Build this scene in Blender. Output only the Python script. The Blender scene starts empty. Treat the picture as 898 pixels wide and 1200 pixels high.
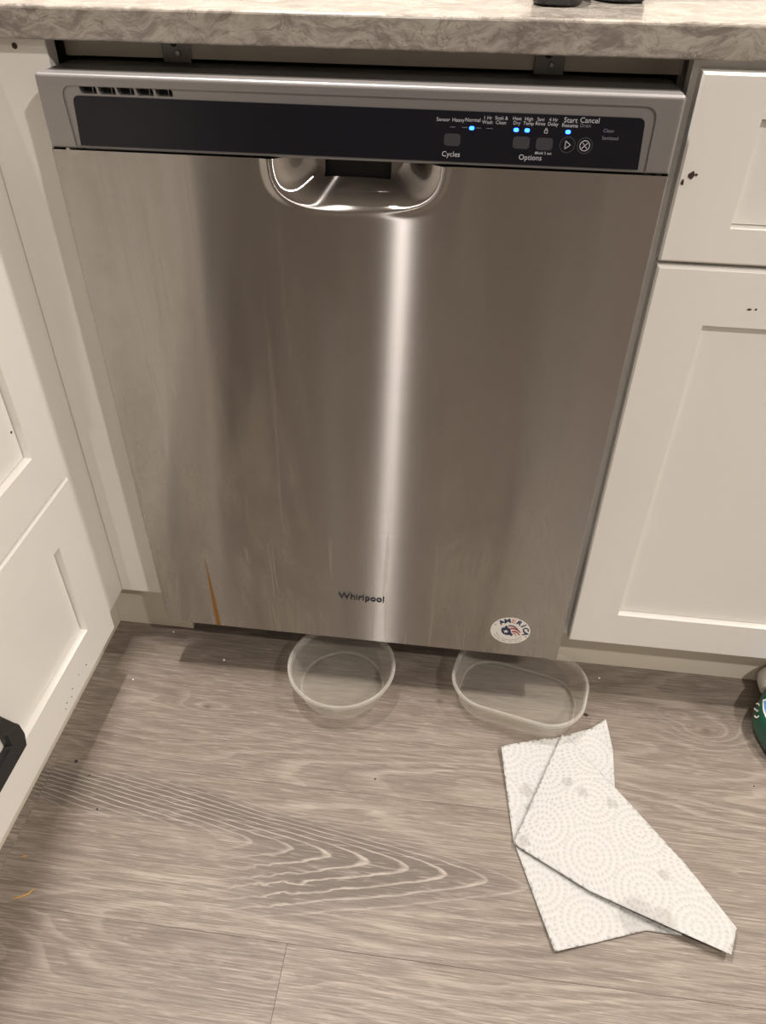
import bpy, bmesh, math, random
from mathutils import Vector, Matrix
random.seed(7)
S = bpy.context.scene
COL = S.collection

# ------------------------------------------------------------------ camera
cam = bpy.data.cameras.new('camera'); co = bpy.data.objects.new('camera', cam); COL.objects.link(co)
rows = ((0.992109, 0.125108, 0.008209), (-0.085628, 0.628294, 0.773249), (0.091582, -0.767851, 0.634049))
M = Matrix([[rows[0][i], rows[1][i], rows[2][i], 0] for i in range(3)] + [[0, 0, 0, 1]])
M.translation = (0.13081, -0.78654, 1.00902)
co.matrix_world = M
cam.sensor_fit = 'VERTICAL'; cam.sensor_height = 36.0; cam.sensor_width = 36.0
cam.lens = 903.087 / 1200 * 36.0
cam.clip_start = 0.02
S.camera = co

# ------------------------------------------------------------------ world, exposure, lights
S.view_settings.view_transform = 'Standard'; S.view_settings.look = 'None'
S.view_settings.exposure = 0.06; S.view_settings.gamma = 1.0; S.view_settings.use_curve_mapping = False
w = bpy.data.worlds.new('world'); S.world = w; w.use_nodes = True
w.node_tree.nodes['Background'].inputs[0].default_value = (1.0, 0.9, 0.78, 1)
w.node_tree.nodes['Background'].inputs[1].default_value = 0.03
CEIL = 2.44
WARM = (1.0, 0.945, 0.885)
LIGHTS = [  # x, y, watts, diameter, label
    (-0.345, 0.015, 46.0, 0.10, 'round recessed ceiling light above the inner counter corner'),
    (-0.265, -3.00, 18.0, 0.06, 'round recessed ceiling light behind the camera on the left'),
    (1.36, -1.60, 50.0, 0.10, 'round recessed ceiling light behind the camera on the right'),
    (1.15, 0.00, 34.0, 0.10, 'round recessed ceiling light above the right counter run'),
]

# ------------------------------------------------------------------ node helpers
class NT:
    def __init__(s, name):
        s.m = bpy.data.materials.new(name); s.m.use_nodes = True
        s.t = s.m.node_tree; s.b = s.t.nodes['Principled BSDF']
    def n(s, typ, **kw):
        nd = s.t.nodes.new(typ)
        for k, v in kw.items(): setattr(nd, k, v)
        return nd
    def put(s, inp, v):
        if isinstance(v, bpy.types.NodeSocket): s.t.links.new(v, inp)
        else: inp.default_value = v
    def math(s, op, a, b=0.0, c=0.0, clamp=False):
        nd = s.n('ShaderNodeMath', operation=op, use_clamp=clamp)
        s.put(nd.inputs[0], a); s.put(nd.inputs[1], b); s.put(nd.inputs[2], c)
        return nd.outputs[0]
    def mapr(s, v, a, b, c=0.0, d=1.0, smooth=False):
        nd = s.n('ShaderNodeMapRange')
        if smooth: nd.interpolation_type = 'SMOOTHSTEP'
        for i, x in enumerate((v, a, b, c, d)): s.put(nd.inputs[i], x)
        return nd.outputs[0]
    def pos(s): return s.n('ShaderNodeNewGeometry').outputs['Position']
    def objco(s): return s.n('ShaderNodeTexCoord').outputs['Object']
    def xyz(s, v):
        nd = s.n('ShaderNodeSeparateXYZ'); s.put(nd.inputs[0], v); return nd.outputs
    def comb(s, x, y, z):
        nd = s.n('ShaderNodeCombineXYZ')
        for i, v in enumerate((x, y, z)): s.put(nd.inputs[i], v)
        return nd.outputs[0]
    def scale(s, v, sc):
        nd = s.n('ShaderNodeMapping'); s.put(nd.inputs[0], v); nd.inputs['Scale'].default_value = sc
        return nd.outputs[0]
    def noise(s, v, sc=5.0, det=3.0, rough=0.5, dist=0.0, d4=None):
        nd = s.n('ShaderNodeTexNoise')
        if d4 is not None:
            nd.noise_dimensions = '4D'; s.put(nd.inputs['W'], d4)
        s.put(nd.inputs['Vector'], v); s.put(nd.inputs['Scale'], sc); s.put(nd.inputs['Detail'], det)
        s.put(nd.inputs['Roughness'], rough); s.put(nd.inputs['Distortion'], dist)
        return nd.outputs['Fac']
    def mix(s, f, a, b, mode='MIX'):
        nd = s.n('ShaderNodeMix', data_type='RGBA', blend_type=mode)
        s.put(nd.inputs[0], f)
        s.put(nd.inputs[6], a if isinstance(a, bpy.types.NodeSocket) else (*a, 1)[:4])
        s.put(nd.inputs[7], b if isinstance(b, bpy.types.NodeSocket) else (*b, 1)[:4])
        return nd.outputs[2]
    def bump(s, h, strength=0.3, dist=0.001):
        nd = s.n('ShaderNodeBump'); s.put(nd.inputs['Height'], h)
        nd.inputs['Strength'].default_value = strength; nd.inputs['Distance'].default_value = dist
        s.t.links.new(nd.outputs[0], s.b.inputs['Normal'])
    def set(s, **kw):
        for k, v in kw.items():
            i = s.b.inputs[k.replace('_', ' ')]
            if isinstance(v, tuple) and len(v) == 3 and i.type == 'RGBA': v = (*v, 1)
            s.put(i, v)
        return s

def simple(name, col, rough=0.5, metal=0.0, spec=0.5, emit=None):
    k = NT(name); k.set(Base_Color=col, Roughness=rough, Metallic=metal)
    k.b.inputs['Specular IOR Level'].default_value = spec
    if emit:
        k.b.inputs['Emission Color'].default_value = (*emit[:3], 1); k.b.inputs['Emission Strength'].default_value = emit[3]
    return k.m

MAT = {}
# ---- wood-look floor planks
def wood():
    k = NT('wood_plank'); P = k.pos(); x, y, z = k.xyz(P)
    rnd = k.n('ShaderNodeObjectInfo').outputs['Random']
    wseed = k.math('MULTIPLY', rnd, 37.0)
    # slow wander of the growth field, stretched along the plank
    wob = k.noise(k.scale(P, (3.0, 16.0, 1)), 1.0, 3.0, 0.55, 0.0, wseed)
    fld = k.noise(k.scale(P, (1.1, 6.5, 1)), 1.0, 1.5, 0.45, 0.0, wseed)
    level = k.math('MULTIPLY', fld, 21.0)
    level = k.math('ADD', level, k.math('MULTIPLY', wob, 3.2))
    # knots
    def gauss(cx, cy, sx, sy, amp):
        dx = k.math('DIVIDE', k.math('SUBTRACT', x, cx), sx); dy = k.math('DIVIDE', k.math('SUBTRACT', y, cy), sy)
        r2 = k.math('ADD', k.math('MULTIPLY', dx, dx), k.math('MULTIPLY', dy, dy))
        return k.math('MULTIPLY', k.math('EXPONENT', k.math('MULTIPLY', r2, -1.0)), amp)
    for g in ((0.545, -0.0255, .045, .024, 2.8), (0.1332, -0.0238, .04, .014, 1.8), (-0.2289, -0.0816, .05, .013, 1.8),
              (0.50, 0.0, .03, .012, 2.0), (-0.05, -0.45, .08, .02, 3.0)):
        level = k.math('ADD', level, gauss(*g))
    # the large cathedral figure: nested arches with the tip to the right, around an eye
    ca, sa = math.cos(-0.035), math.sin(-0.035)
    X = k.math('SUBTRACT', x, 0.2246); Y = k.math('SUBTRACT', y, -0.2950)
    U = k.math('ADD', k.math('MULTIPLY', X, ca), k.math('MULTIPLY', Y, sa))
    V = k.math('SUBTRACT', k.math('MULTIPLY', Y, ca), k.math('MULTIPLY', X, sa))
    V = k.math('ADD', V, k.math('MULTIPLY', k.math('SUBTRACT', wob, 0.5), 0.012))
    absv = k.math('SQRT', k.math('ADD', k.math('MULTIPLY', V, V), 0.00010))
    tent = k.math('ADD', k.math('MULTIPLY', absv, 6.25), k.math('MULTIPLY', V, 2.25))
    wn = k.noise(k.scale(P, (26, 60, 1)), 1.0, 2.0, 0.6)
    jag = k.math('MULTIPLY', k.math('SUBTRACT', wn, 0.5), 0.020)
    jag = k.math('MULTIPLY', jag, k.math('ADD', 1.0, gauss(-0.0862, -0.335, .09, .03, 4.0)))
    lvC = k.math('ADD', k.math('ADD', U, tent), jag)
    lvC = k.math('MULTIPLY', lvC, 19.0)
    mask = k.mapr(k.math('ADD', U, tent), -0.02, 0.20, 1.0, 0.0, True)
    mask = k.math('MULTIPLY', mask, k.mapr(y, -0.400, -0.372, 0.0, 1.0, True))
    mask = k.math('MULTIPLY', mask, k.mapr(y, -0.225, -0.2, 1.0, 0.0, True))
    mask = k.math('MULTIPLY', mask, k.mapr(x, -0.62, -0.40, 0.0, 1.0, True))
    mask = k.math('MULTIPLY', mask, k.mapr(x, 0.24, 0.36, 1.0, 0.0, True))
    lowleft = k.math('MULTIPLY', k.mapr(U, -0.40, -0.24, 1.0, 0.0, True), k.mapr(V, -0.01, 0.02, 1.0, 0.0, True))
    mask = k.math('MULTIPLY', mask, k.math('SUBTRACT', 1.0, lowleft))
    def lines(lv, lo=0.62):
        f = k.math('FRACT', lv)
        return k.math('MULTIPLY', k.mapr(f, lo, 0.9, 0.0, 1.0, True), k.mapr(f, 0.92, 1.0, 1.0, 0.0, True)), f
    l1, f1 = lines(level, 0.55); l2, f2 = lines(lvC, 0.68)
    figure = k.n('ShaderNodeMix', data_type='FLOAT'); k.put(figure.inputs[0], mask)
    k.put(figure.inputs[2], k.math('MULTIPLY', l1, k.mapr(wob, 0.35, 0.65, 0.0, 0.42))); k.put(figure.inputs[3], k.math('MULTIPLY', l2, k.mapr(wn, 0.25, 0.6, 0.45, 1.0)))
    fig = figure.outputs[0]
    # fine pores and streaks
    g1 = k.noise(k.scale(P, (15, 700, 1)), 1.0, 4.0, 0.65, 0.15, wseed)
    g2 = k.noise(k.scale(P, (30, 430, 1)), 1.0, 3.0, 0.6, 0.3, wseed)
    g3 = k.noise(k.scale(P, (2.2, 11, 1)), 1.0, 3.0, 0.5, 0.0, wseed)
    base = k.mix(k.mapr(g3, 0.3, 0.7), (0.205, 0.165, 0.134), (0.290, 0.242, 0.200))
    base = k.mix(k.math('MULTIPLY', mask, 0.95), base, (0.125, 0.102, 0.086))
    dark = k.mapr(g1, 0.42, 0.62, 1.0, 0.0, True)
    base = k.mix(k.math('MULTIPLY', dark, 0.62), base, (0.095, 0.074, 0.060))
    lite = k.mapr(g2, 0.52, 0.70, 0.0, 1.0, True)
    base = k.mix(k.math('MULTIPLY', lite, 0.36), base, (0.44, 0.385, 0.33))
    base = k.mix(k.math('MULTIPLY', fig, 0.72), base, (0.44, 0.385, 0.33))
    dk = k.math('MULTIPLY', k.mapr(f1, 0.28, 0.5, 0.0, 1.0, True), k.mapr(f1, 0.5, 0.56, 1.0, 0.0, True))
    base = k.mix(k.math('MULTIPLY', k.math('MULTIPLY', dk, k.mapr(wob, 0.4, 0.6)), 0.35), base, (0.12, 0.095, 0.075))
    for cx, cy, r in ((0.545, -0.0255, .008), (0.1332, -0.0238, .004), (-0.2289, -0.0816, .004)):
        base = k.mix(k.math('MINIMUM', gauss(cx, cy, r * 1.4, r, 0.85), 1.0), base, (0.10, 0.075, 0.055))
    tone = k.mapr(rnd, 0, 1, 0.94, 1.06)
    hsv = k.n('ShaderNodeHueSaturation'); k.put(hsv.inputs['Color'], base); k.put(hsv.inputs['Value'], tone)
    k.set(Base_Color=hsv.outputs[0], Roughness=k.mapr(g1, 0.3, 0.7, 0.55, 0.42))
    k.b.inputs['Specular IOR Level'].default_value = 0.35
    k.bump(k.math('ADD', k.math('MULTIPLY', g1, 0.6), k.math('MULTIPLY', fig, 0.25)), 0.35, 0.0006)
    return k.m
MAT['wood'] = wood()

# ---- brushed stainless door
def steel():
    k = NT('brushed_stainless'); P = k.objco(); x, y, z = k.xyz(P)     # object frame: z 0..0.7 from the door's foot
    uv = k.n('ShaderNodeTangent', direction_type='UV_MAP').outputs[0]
    grain = k.noise(k.scale(P, (6, 6, 1500)), 1.0, 2.0, 0.6)
    smear = k.noise(k.scale(P, (13, 1, 1.6)), 1.0, 4.0, 0.6, 1.1)
    blot = k.noise(k.scale(P, (7, 1, 4.0)), 1.0, 4.0, 0.62, 0.8)
    run = k.noise(k.scale(P, (75, 1, 3.0)), 1.0, 2.0, 0.5, 0.6)
    run = k.mapr(run, 0.60, 0.70, 0.0, 1.0, True)
    low = k.mapr(z, 0.0, 0.62, 1.0, 0.18, True)
    side = k.math('MAXIMUM', k.mapr(x, -0.30, -0.12, 0.95, 0.0, True), low)  # smudge film grows low down; at left it also stands in for reflected cabinets
    film = k.math('MULTIPLY', k.mapr(smear, 0.36, 0.64, 0.05, 1.0, True), k.mapr(blot, 0.34, 0.62, 0.3, 1.0, True))
    film = k.math('MAXIMUM', film, k.math('MULTIPLY', run, 0.9))
    film = k.math('MULTIPLY', film, side)
    col = k.mix(k.mapr(film, 0.0, 1.0, 0.0, 0.35), (0.47, 0.445, 0.425), (0.42, 0.385, 0.33))
    gl = k.n('ShaderNodeBsdfAnisotropic'); k.put(gl.inputs['Color'], col); k.put(gl.inputs['Tangent'], uv)
    k.put(gl.inputs['Roughness'], k.math('ADD', k.math('ADD', 0.225, k.math('MULTIPLY', film, 0.03)), k.math('MULTIPLY', k.math('SUBTRACT', grain, 0.5), 0.10)))
    gl.inputs['Anisotropy'].default_value = -0.87
    df = k.n('ShaderNodeBsdfDiffuse'); df.inputs['Color'].default_value = (0.34, 0.305, 0.255, 1)
    mx = k.n('ShaderNodeMixShader'); k.put(mx.inputs[0], k.math('MULTIPLY', film, 0.58))
    k.t.links.new(gl.outputs[0], mx.inputs[1]); k.t.links.new(df.outputs[0], mx.inputs[2])
    out = [n for n in k.t.nodes if n.type == 'OUTPUT_MATERIAL'][0]; k.t.links.new(mx.outputs[0], out.inputs[0]); k.t.nodes.remove(k.b)
    return k.m
MAT['steel'] = steel()

def paint(name, col, rough=0.38):
    k = NT(name); P = k.pos()
    f = k.noise(P, 3.0, 3.0, 0.5); g = k.noise(P, 260.0, 2.0, 0.5)
    k.set(Base_Color=k.mix(k.mapr(f, 0.3, 0.7), col, tuple(c * 0.965 for c in col)), Roughness=rough)
    k.bump(g, 0.04, 0.0004); return k.m
MAT['paint'] = paint('white_cabinet_paint', (0.80, 0.77, 0.72))
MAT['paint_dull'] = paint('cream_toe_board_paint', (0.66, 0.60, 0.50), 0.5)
MAT['wall'] = paint('wall_paint', (0.62, 0.58, 0.52), 0.7)
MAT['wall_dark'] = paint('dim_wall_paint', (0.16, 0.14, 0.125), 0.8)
MAT['ceiling'] = paint('ceiling_paint', (0.78, 0.76, 0.72), 0.8)

def quartz():
    k = NT('grey_veined_quartz'); P = k.pos()
    wv = k.noise(k.scale(P, (1, 1, 1)), 9.0, 3.0, 0.6)
    off = k.n('ShaderNodeVectorMath', operation='SCALE'); k.put(off.inputs[0], k.comb(wv, k.noise(P, 13.0, 2.0), wv)); off.inputs[3].default_value = 0.08
    ad = k.n('ShaderNodeVectorMath', operation='ADD'); k.put(ad.inputs[0], P); k.put(ad.inputs[1], off.outputs[0])
    Q = ad.outputs[0]
    a = k.noise(k.scale(Q, (20, 34, 60)), 1.0, 7.0, 0.68, 0.5)
    b = k.noise(k.scale(Q, (60, 90, 150)), 1.0, 5.0, 0.65, 0.4)
    vein = k.math('ABSOLUTE', k.math('SUBTRACT', k.noise(k.scale(Q, (13, 20, 30)), 1.0, 5.0, 0.6, 0.8), 0.5))
    col = k.mix(k.mapr(a, 0.36, 0.64, 0, 1, True), (0.20, 0.172, 0.15), (0.39, 0.35, 0.305))
    col = k.mix(k.math('MULTIPLY', k.mapr(b, 0.45, 0.65, 0, 1, True), 0.5), col, (0.50, 0.455, 0.40))
    col = k.mix(k.mapr(vein, 0.0, 0.012, 0.55, 0.0, True), col, (0.13, 0.11, 0.10))
    k.set(Base_Color=col, Roughness=0.16); return k.m
MAT['quartz'] = quartz()

MAT['console'] = None
def consolemat():
    k = NT('silver_console_plastic'); P = k.pos()
    g = k.noise(P, 900.0, 2.0, 0.5)
    k.set(Base_Color=k.mix(g, (0.24, 0.225, 0.222), (0.33, 0.315, 0.31)), Metallic=0.55, Roughness=0.42); k.bump(g, 0.06, 0.0002); return k.m
MAT['console'] = consolemat()
MAT['tub'] = simple('dark_grey_tub_top', (0.06, 0.055, 0.05), 0.42, 0.3)
MAT['glass_black'] = simple('black_display_panel', (0.008, 0.008, 0.013), 0.28, 0.0, 0.3)
MAT['black'] = simple('black_void_plastic', (0.008, 0.008, 0.008), 0.6)
MAT['button'] = simple('dark_grey_button', (0.045, 0.047, 0.055), 0.4)
MAT['print'] = simple('pale_grey_print', (0.55, 0.55, 0.60), 0.6)
MAT['print_dim'] = simple('dim_grey_print', (0.20, 0.20, 0.25), 0.6)
MAT['led'] = simple('blue_indicator', (0.02, 0.1, 1.0), 0.4, emit=(0.015, 0.09, 1.0, 11.0))
MAT['chrome'] = simple('dark_chrome', (0.30, 0.28, 0.27), 0.18, 1.0)
MAT['letter'] = simple('black_letter_face', (0.02, 0.02, 0.03), 0.3)
MAT['bracket'] = simple('galvanised_bracket', (0.20, 0.19, 0.18), 0.4, 0.8)
MAT['kick'] = simple('black_kick_plate', (0.012, 0.011, 0.010), 0.5)
MAT['rust'] = simple('rust_brown_drip', (0.25, 0.105, 0.014), 0.5)
MAT['chip'] = simple('dark_wood_chip', (0.05, 0.025, 0.015), 0.8)
MAT['sticker'] = simple('white_sticker', (0.78, 0.75, 0.70), 0.45)
MAT['navy'] = simple('navy_print', (0.015, 0.022, 0.075), 0.45)
MAT['red'] = simple('red_print', (0.38, 0.03, 0.035), 0.45)
MAT['pink'] = simple('faded_red_print', (0.62, 0.33, 0.30), 0.45)
MAT['greyprint'] = simple('grey_print', (0.25, 0.25, 0.28), 0.5)
MAT['appliance'] = simple('black_rubber', (0.012, 0.011, 0.012), 0.45)
MAT['blackplastic'] = simple('black_plastic', (0.014, 0.014, 0.015), 0.4)
MAT['green'] = simple('dark_green_plastic', (0.008, 0.075, 0.045), 0.3)
MAT['bluelabel'] = simple('blue_label_print', (0.06, 0.22, 0.55), 0.35)
MAT['whiteplastic'] = simple('white_plastic', (0.72, 0.70, 0.64), 0.35)
MAT['straw'] = simple('straw_yellow', (0.55, 0.32, 0.08), 0.6)
MAT['crumbdark'] = simple('dark_crumb', (0.025, 0.018, 0.014), 0.7)
MAT['crumbwhite'] = simple('white_crumb', (0.75, 0.72, 0.66), 0.5)
MAT['lamp'] = simple('lamp_trim_white', (0.8, 0.79, 0.76), 0.5)

def clearplastic(name, f0, f1):
    k = NT(name)
    k.set(Base_Color=(0.93, 0.92, 0.89), Roughness=0.10, IOR=1.06)
    k.b.inputs['Transmission Weight'].default_value = 1.0
    t = k.n('ShaderNodeBsdfTransparent'); t.inputs[0].default_value = (0.93, 0.92, 0.90, 1)
    pb = k.n('ShaderNodeBsdfPrincipled'); pb.inputs['Base Color'].default_value = (0.80, 0.77, 0.71, 1)
    pb.inputs['Roughness'].default_value = 0.22; pb.inputs['Specular IOR Level'].default_value = 0.6
    lw = k.n('ShaderNodeLayerWeight'); lw.inputs[0].default_value = 0.35
    fac = k.mapr(lw.outputs['Facing'], 0.0, 1.0, f0, f1)
    mx = k.n('ShaderNodeMixShader'); k.put(mx.inputs[0], fac)
    k.t.links.new(t.outputs[0], mx.inputs[1]); k.t.links.new(pb.outputs[0], mx.inputs[2])
    out = [n for n in k.t.nodes if n.type == 'OUTPUT_MATERIAL'][0]
    k.t.links.new(mx.outputs[0], out.inputs[0]); k.t.nodes.remove(k.b)
    return k.m
MAT['clear'] = clearplastic('clear_food_plastic', 0.035, 0.30)
MAT['clear_rim'] = clearplastic('milky_plastic_rim', 0.16, 0.55)

def towelmat():
    k = NT('embossed_paper_towel'); P = k.pos(); x, y, z = k.xyz(P)
    ca, sa = math.cos(0.55), math.sin(0.55)
    u = k.math('ADD', k.math('MULTIPLY', x, ca), k.math('MULTIPLY', y, -sa)); v = k.math('ADD', k.math('MULTIPLY', x, sa), k.math('MULTIPLY', y, ca))
    c = 0.072
    row = k.math('FLOOR', k.math('DIVIDE', v, c))
    u2 = k.math('ADD', u, k.math('MULTIPLY', k.math('MODULO', k.math('ABSOLUTE', row), 2.0), c / 2))
    cu = k.math('SUBTRACT', k.math('MODULO', k.math('ADD', u2, 10 * c), c), c / 2)
    cv = k.math('SUBTRACT', k.math('MODULO', k.math('ADD', v, 10 * c), c), c / 2)
    r = k.math('SQRT', k.math('ADD', k.math('MULTIPLY', cu, cu), k.math('MULTIPLY', cv, cv)))
    ang = k.math('ARCTAN2', cv, cu); st = 0.0086
    ring = k.math('ROUND', k.math('DIVIDE', r, st))
    dr = k.math('SUBTRACT', k.math('DIVIDE', r, st), ring)
    num = k.math('MAXIMUM', k.math('MULTIPLY', ring, 9.0), 1.0)
    aa = k.math('MULTIPLY', k.math('DIVIDE', ang, 2 * math.pi), num)
    da = k.math('MULTIPLY', k.math('SUBTRACT', aa, k.math('ROUND', aa)), 0.78)
    d = k.math('SQRT', k.math('ADD', k.math('MULTIPLY', dr, dr), k.math('MULTIPLY', da, da)))
    dot = k.mapr(d, 0.0, 0.40, 1.0, 0.0, True)
    damp = None
    for dx, dy, s in ((0.268, -0.165, .012), (0.262, -0.245, .011), (0.345, -0.165, .010), (0.385, -0.175, .010), (0.40, -0.325, .026), (0.43, -0.33, .02),
                      (0.325, -0.15, .009), (0.27, -0.19, .008), (0.44, -0.27, .008)):
        ex = k.math('SUBTRACT', x, dx); ey = k.math('SUBTRACT', y, dy)
        g = k.mapr(k.math('ADD', k.math('SQRT', k.math('ADD', k.math('MULTIPLY', ex, ex), k.math('MULTIPLY', ey, ey))),
                   k.math('MULTIPLY', k.math('SUBTRACT', k.noise(P, 90.0, 2.0), 0.5), 0.01)), s * 0.6, s, 1.0, 0.0, True)
        damp = g if damp is None else k.math('MAXIMUM', damp, g)
    fib = k.noise(P, 500.0, 3.0, 0.6)
    col = k.mix(k.math('MULTIPLY', damp, 0.55), (0.575, 0.565, 0.545), (0.39, 0.375, 0.355))
    k.set(Base_Color=col, Roughness=0.9); k.b.inputs['Specular IOR Level'].default_value = 0.1
    k.bump(k.math('ADD', dot, k.math('MULTIPLY', fib, 0.25)), 0.9, 0.0014)
    tr = k.n('ShaderNodeBsdfTranslucent'); tr.inputs[0].default_value = (0.8, 0.77, 0.72, 1)
    mx = k.n('ShaderNodeMixShader'); mx.inputs[0].default_value = 0.18
    out = [n for n in k.t.nodes if n.type == 'OUTPUT_MATERIAL'][0]
    k.t.links.new(k.b.outputs[0], mx.inputs[1]); k.t.links.new(tr.outputs[0], mx.inputs[2]); k.t.links.new(mx.outputs[0], out.inputs[0])
    return k.m
MAT['towel'] = towelmat()

# ------------------------------------------------------------------ object helpers
def world_loc(o):
    v = Vector(o.location)
    while o.parent: o = o.parent; v += Vector(o.location)
    return v
def link(name, me, mat, parent=None, origin=None, smooth=False, kind=None):
    """Mesh in world coordinates -> object with its origin at the foot (or `origin`)."""
    vs = [v.co.copy() for v in me.vertices]
    if origin is None:
        lo = [min(v[i] for v in vs) for i in range(3)]; hi = [max(v[i] for v in vs) for i in range(3)]
        origin = Vector(((lo[0] + hi[0]) / 2, (lo[1] + hi[1]) / 2, lo[2]))
    origin = Vector(origin)
    me.transform(Matrix.Translation(-origin))
    if mat is not None and len(me.materials) == 0: me.materials.append(MAT[mat] if isinstance(mat, str) else mat)
    if smooth:
        for p in me.polygons: p.use_smooth = True
    o = bpy.data.objects.new(name, me); COL.objects.link(o)
    if parent is not None:
        o.parent = parent; o.location = origin - world_loc(parent)
    else: o.location = origin
    if kind: o['kind'] = kind
    return o
def bm_link(name, bm, mat, parent=None, **kw):
    bmesh.ops.recalc_face_normals(bm, faces=bm.faces)
    me = bpy.data.meshes.new(name); bm.to_mesh(me); bm.free()
    return link(name, me, mat, parent, **kw)
def tag(o, label, cat, group=None):
    o['label'] = label; o['category'] = cat
    if group: o['group'] = group
    return o
def thing(name, loc, label, cat, group=None):
    o = bpy.data.objects.new(name, None); o.empty_display_size = 0.05; o.location = loc; COL.objects.link(o)
    return tag(o, label, cat, group)
def add_box(bm, x0, x1, y0, y1, z0, z1, bevel=0.0, seg=2):
    g = bmesh.ops.create_cube(bm, size=1.0)
    for v in g['verts']:
        v.co = ((x0 + x1) / 2 + v.co.x * (x1 - x0), (y0 + y1) / 2 + v.co.y * (y1 - y0), (z0 + z1) / 2 + v.co.z * (z1 - z0))
    if bevel:
        es = list({e for v in g['verts'] for e in v.link_edges})
        bmesh.ops.bevel(bm, geom=es, offset=bevel, segments=seg, affect='EDGES', profile=0.5)
def box(name, x0, x1, y0, y1, z0, z1, mat, parent=None, bevel=0.0, seg=2, **kw):
    bm = bmesh.new(); add_box(bm, x0, x1, y0, y1, z0, z1, bevel, seg)
    return bm_link(name, bm, mat, parent, **kw)
def prism(name, pts, y0, y1, mat, parent=None, **kw):
    """polygon of (x,z) extruded from y0 (front) to y1"""
    bm = bmesh.new()
    a = [bm.verts.new((p[0], y0, p[1])) for p in pts]; b = [bm.verts.new((p[0], y1, p[1])) for p in pts]
    n = len(pts); bm.faces.new(a); bm.faces.new(b[::-1])
    for i in range(n): bm.faces.new((a[i], a[(i + 1) % n], b[(i + 1) % n], b[i]))
    return bm_link(name, bm, mat, parent, **kw)
def rrect(cx, cz, w, h, r, n=5):
    out = []
    for sx, sz, a0 in ((1, 1, 0), (-1, 1, 90), (-1, -1, 180), (1, -1, 270)):
        for i in range(n + 1):
            a = math.radians(a0 + 90 * i / n)
            out.append((cx + sx * (w / 2 - r) + r * math.cos(a), cz + sz * (h / 2 - r) + r * math.sin(a)))
    return out
def rpoly(pts, rads, n=6):
    """round the corners of a polygon"""
    out = []; m = len(pts)
    for i in range(m):
        p = Vector(pts[i]); a = Vector(pts[i - 1]) - p; b = Vector(pts[(i + 1) % m]) - p; r = rads[i]
        if r <= 0: out.append(tuple(p)); continue
        a = p + a.normalized() * r; b = p + b.normalized() * r
        for j in range(n + 1):
            t = j / n; out.append(tuple(a * (1 - t) ** 2 + p * 2 * t * (1 - t) + b * t * t))
    return out
def text_mesh(s, size, extr=0.0, align='CENTER', shear=0.0, bold=0.0):
    c = bpy.data.curves.new('t', 'FONT'); c.body = s; c.size = size; c.extrude = extr; c.align_x = align; c.align_y = 'CENTER'
    c.resolution_u = 3; c.shear = shear; c.offset = bold
    o = bpy.data.objects.new('t', c); COL.objects.link(o)
    dg = bpy.context.evaluated_depsgraph_get(); dg.update()
    me = bpy.data.meshes.new_from_object(o.evaluated_get(dg)); bpy.data.objects.remove(o); bpy.data.curves.remove(c)
    return me
FRONT = Matrix.Rotation(math.radians(90), 4, 'X')     # letters facing the kitchen (-y)
def lettering(s, x, z, size, y, mat, parent, extr=0.00015, align='CENTER', rot=0.0, sx=1.0, name='lettering', shear=0.0, bold=0.0):
    me = text_mesh(s, size, extr, align, shear, bold)
    me.transform(Matrix.Translation((x, y, z)) @ FRONT @ Matrix.Rotation(rot, 4, 'Z') @ Matrix.Scale(sx, 4, (1, 0, 0)))
    me.materials.clear()
    return link(name, me, mat, parent)
def boolean_cut(me, cutters):
    o = bpy.data.objects.new('b', me); COL.objects.link(o); cs = []
    for c in cutters:
        k = bpy.data.objects.new('c', c); COL.objects.link(k); cs.append(k)
        md = o.modifiers.new('b', 'BOOLEAN'); md.object = k; md.operation = 'DIFFERENCE'; md.solver = 'EXACT'
    dg = bpy.context.evaluated_depsgraph_get(); dg.update()
    r = bpy.data.meshes.new_from_object(o.evaluated_get(dg))
    for k in cs + [o]: bpy.data.objects.remove(k)
    return r
def prism_mesh(pts, y0, y1):
    bm = bmesh.new()
    a = [bm.verts.new((p[0], y0, p[1])) for p in pts]; b = [bm.verts.new((p[0], y1, p[1])) for p in pts]; n = len(pts)
    bm.faces.new(a); bm.faces.new(b[::-1])
    for i in range(n): bm.faces.new((a[i], a[(i + 1) % n], b[(i + 1) % n], b[i]))
    bmesh.ops.recalc_face_normals(bm, faces=bm.faces)
    me = bpy.data.meshes.new('c'); bm.to_mesh(me); bm.free(); return me

# ------------------------------------------------------------------ ceiling lights
for i, (lx, ly, pw, dia, lab) in enumerate(LIGHTS):
    t = thing('ceiling_light', (lx, ly, CEIL), lab, 'ceiling light', 'recessed ceiling lights')
    bm = bmesh.new(); n = 40
    prof = ((0.058, 0.0), (0.085, 0.0), (0.085, -0.004), (0.062, -0.007), (0.058, -0.004))
    rings = [[bm.verts.new((lx + r * math.cos(2 * math.pi * j / n), ly + r * math.sin(2 * math.pi * j / n), CEIL + h)) for j in range(n)] for r, h in prof]
    for a in range(len(rings)):
        for j in range(n):
            q = rings[(a + 1) % len(rings)]; bm.faces.new((rings[a][j], rings[a][(j + 1) % n], q[(j + 1) % n], q[j]))
    bm_link('trim_ring', bm, 'lamp', t)
    ld = bpy.data.lights.new('lamp', 'AREA'); ld.shape = 'DISK'; ld.size = dia; ld.energy = pw; ld.color = WARM
    lo = bpy.data.objects.new('lamp', ld); COL.objects.link(lo); lo.parent = t; lo.location = (0, 0, -0.006)

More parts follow.
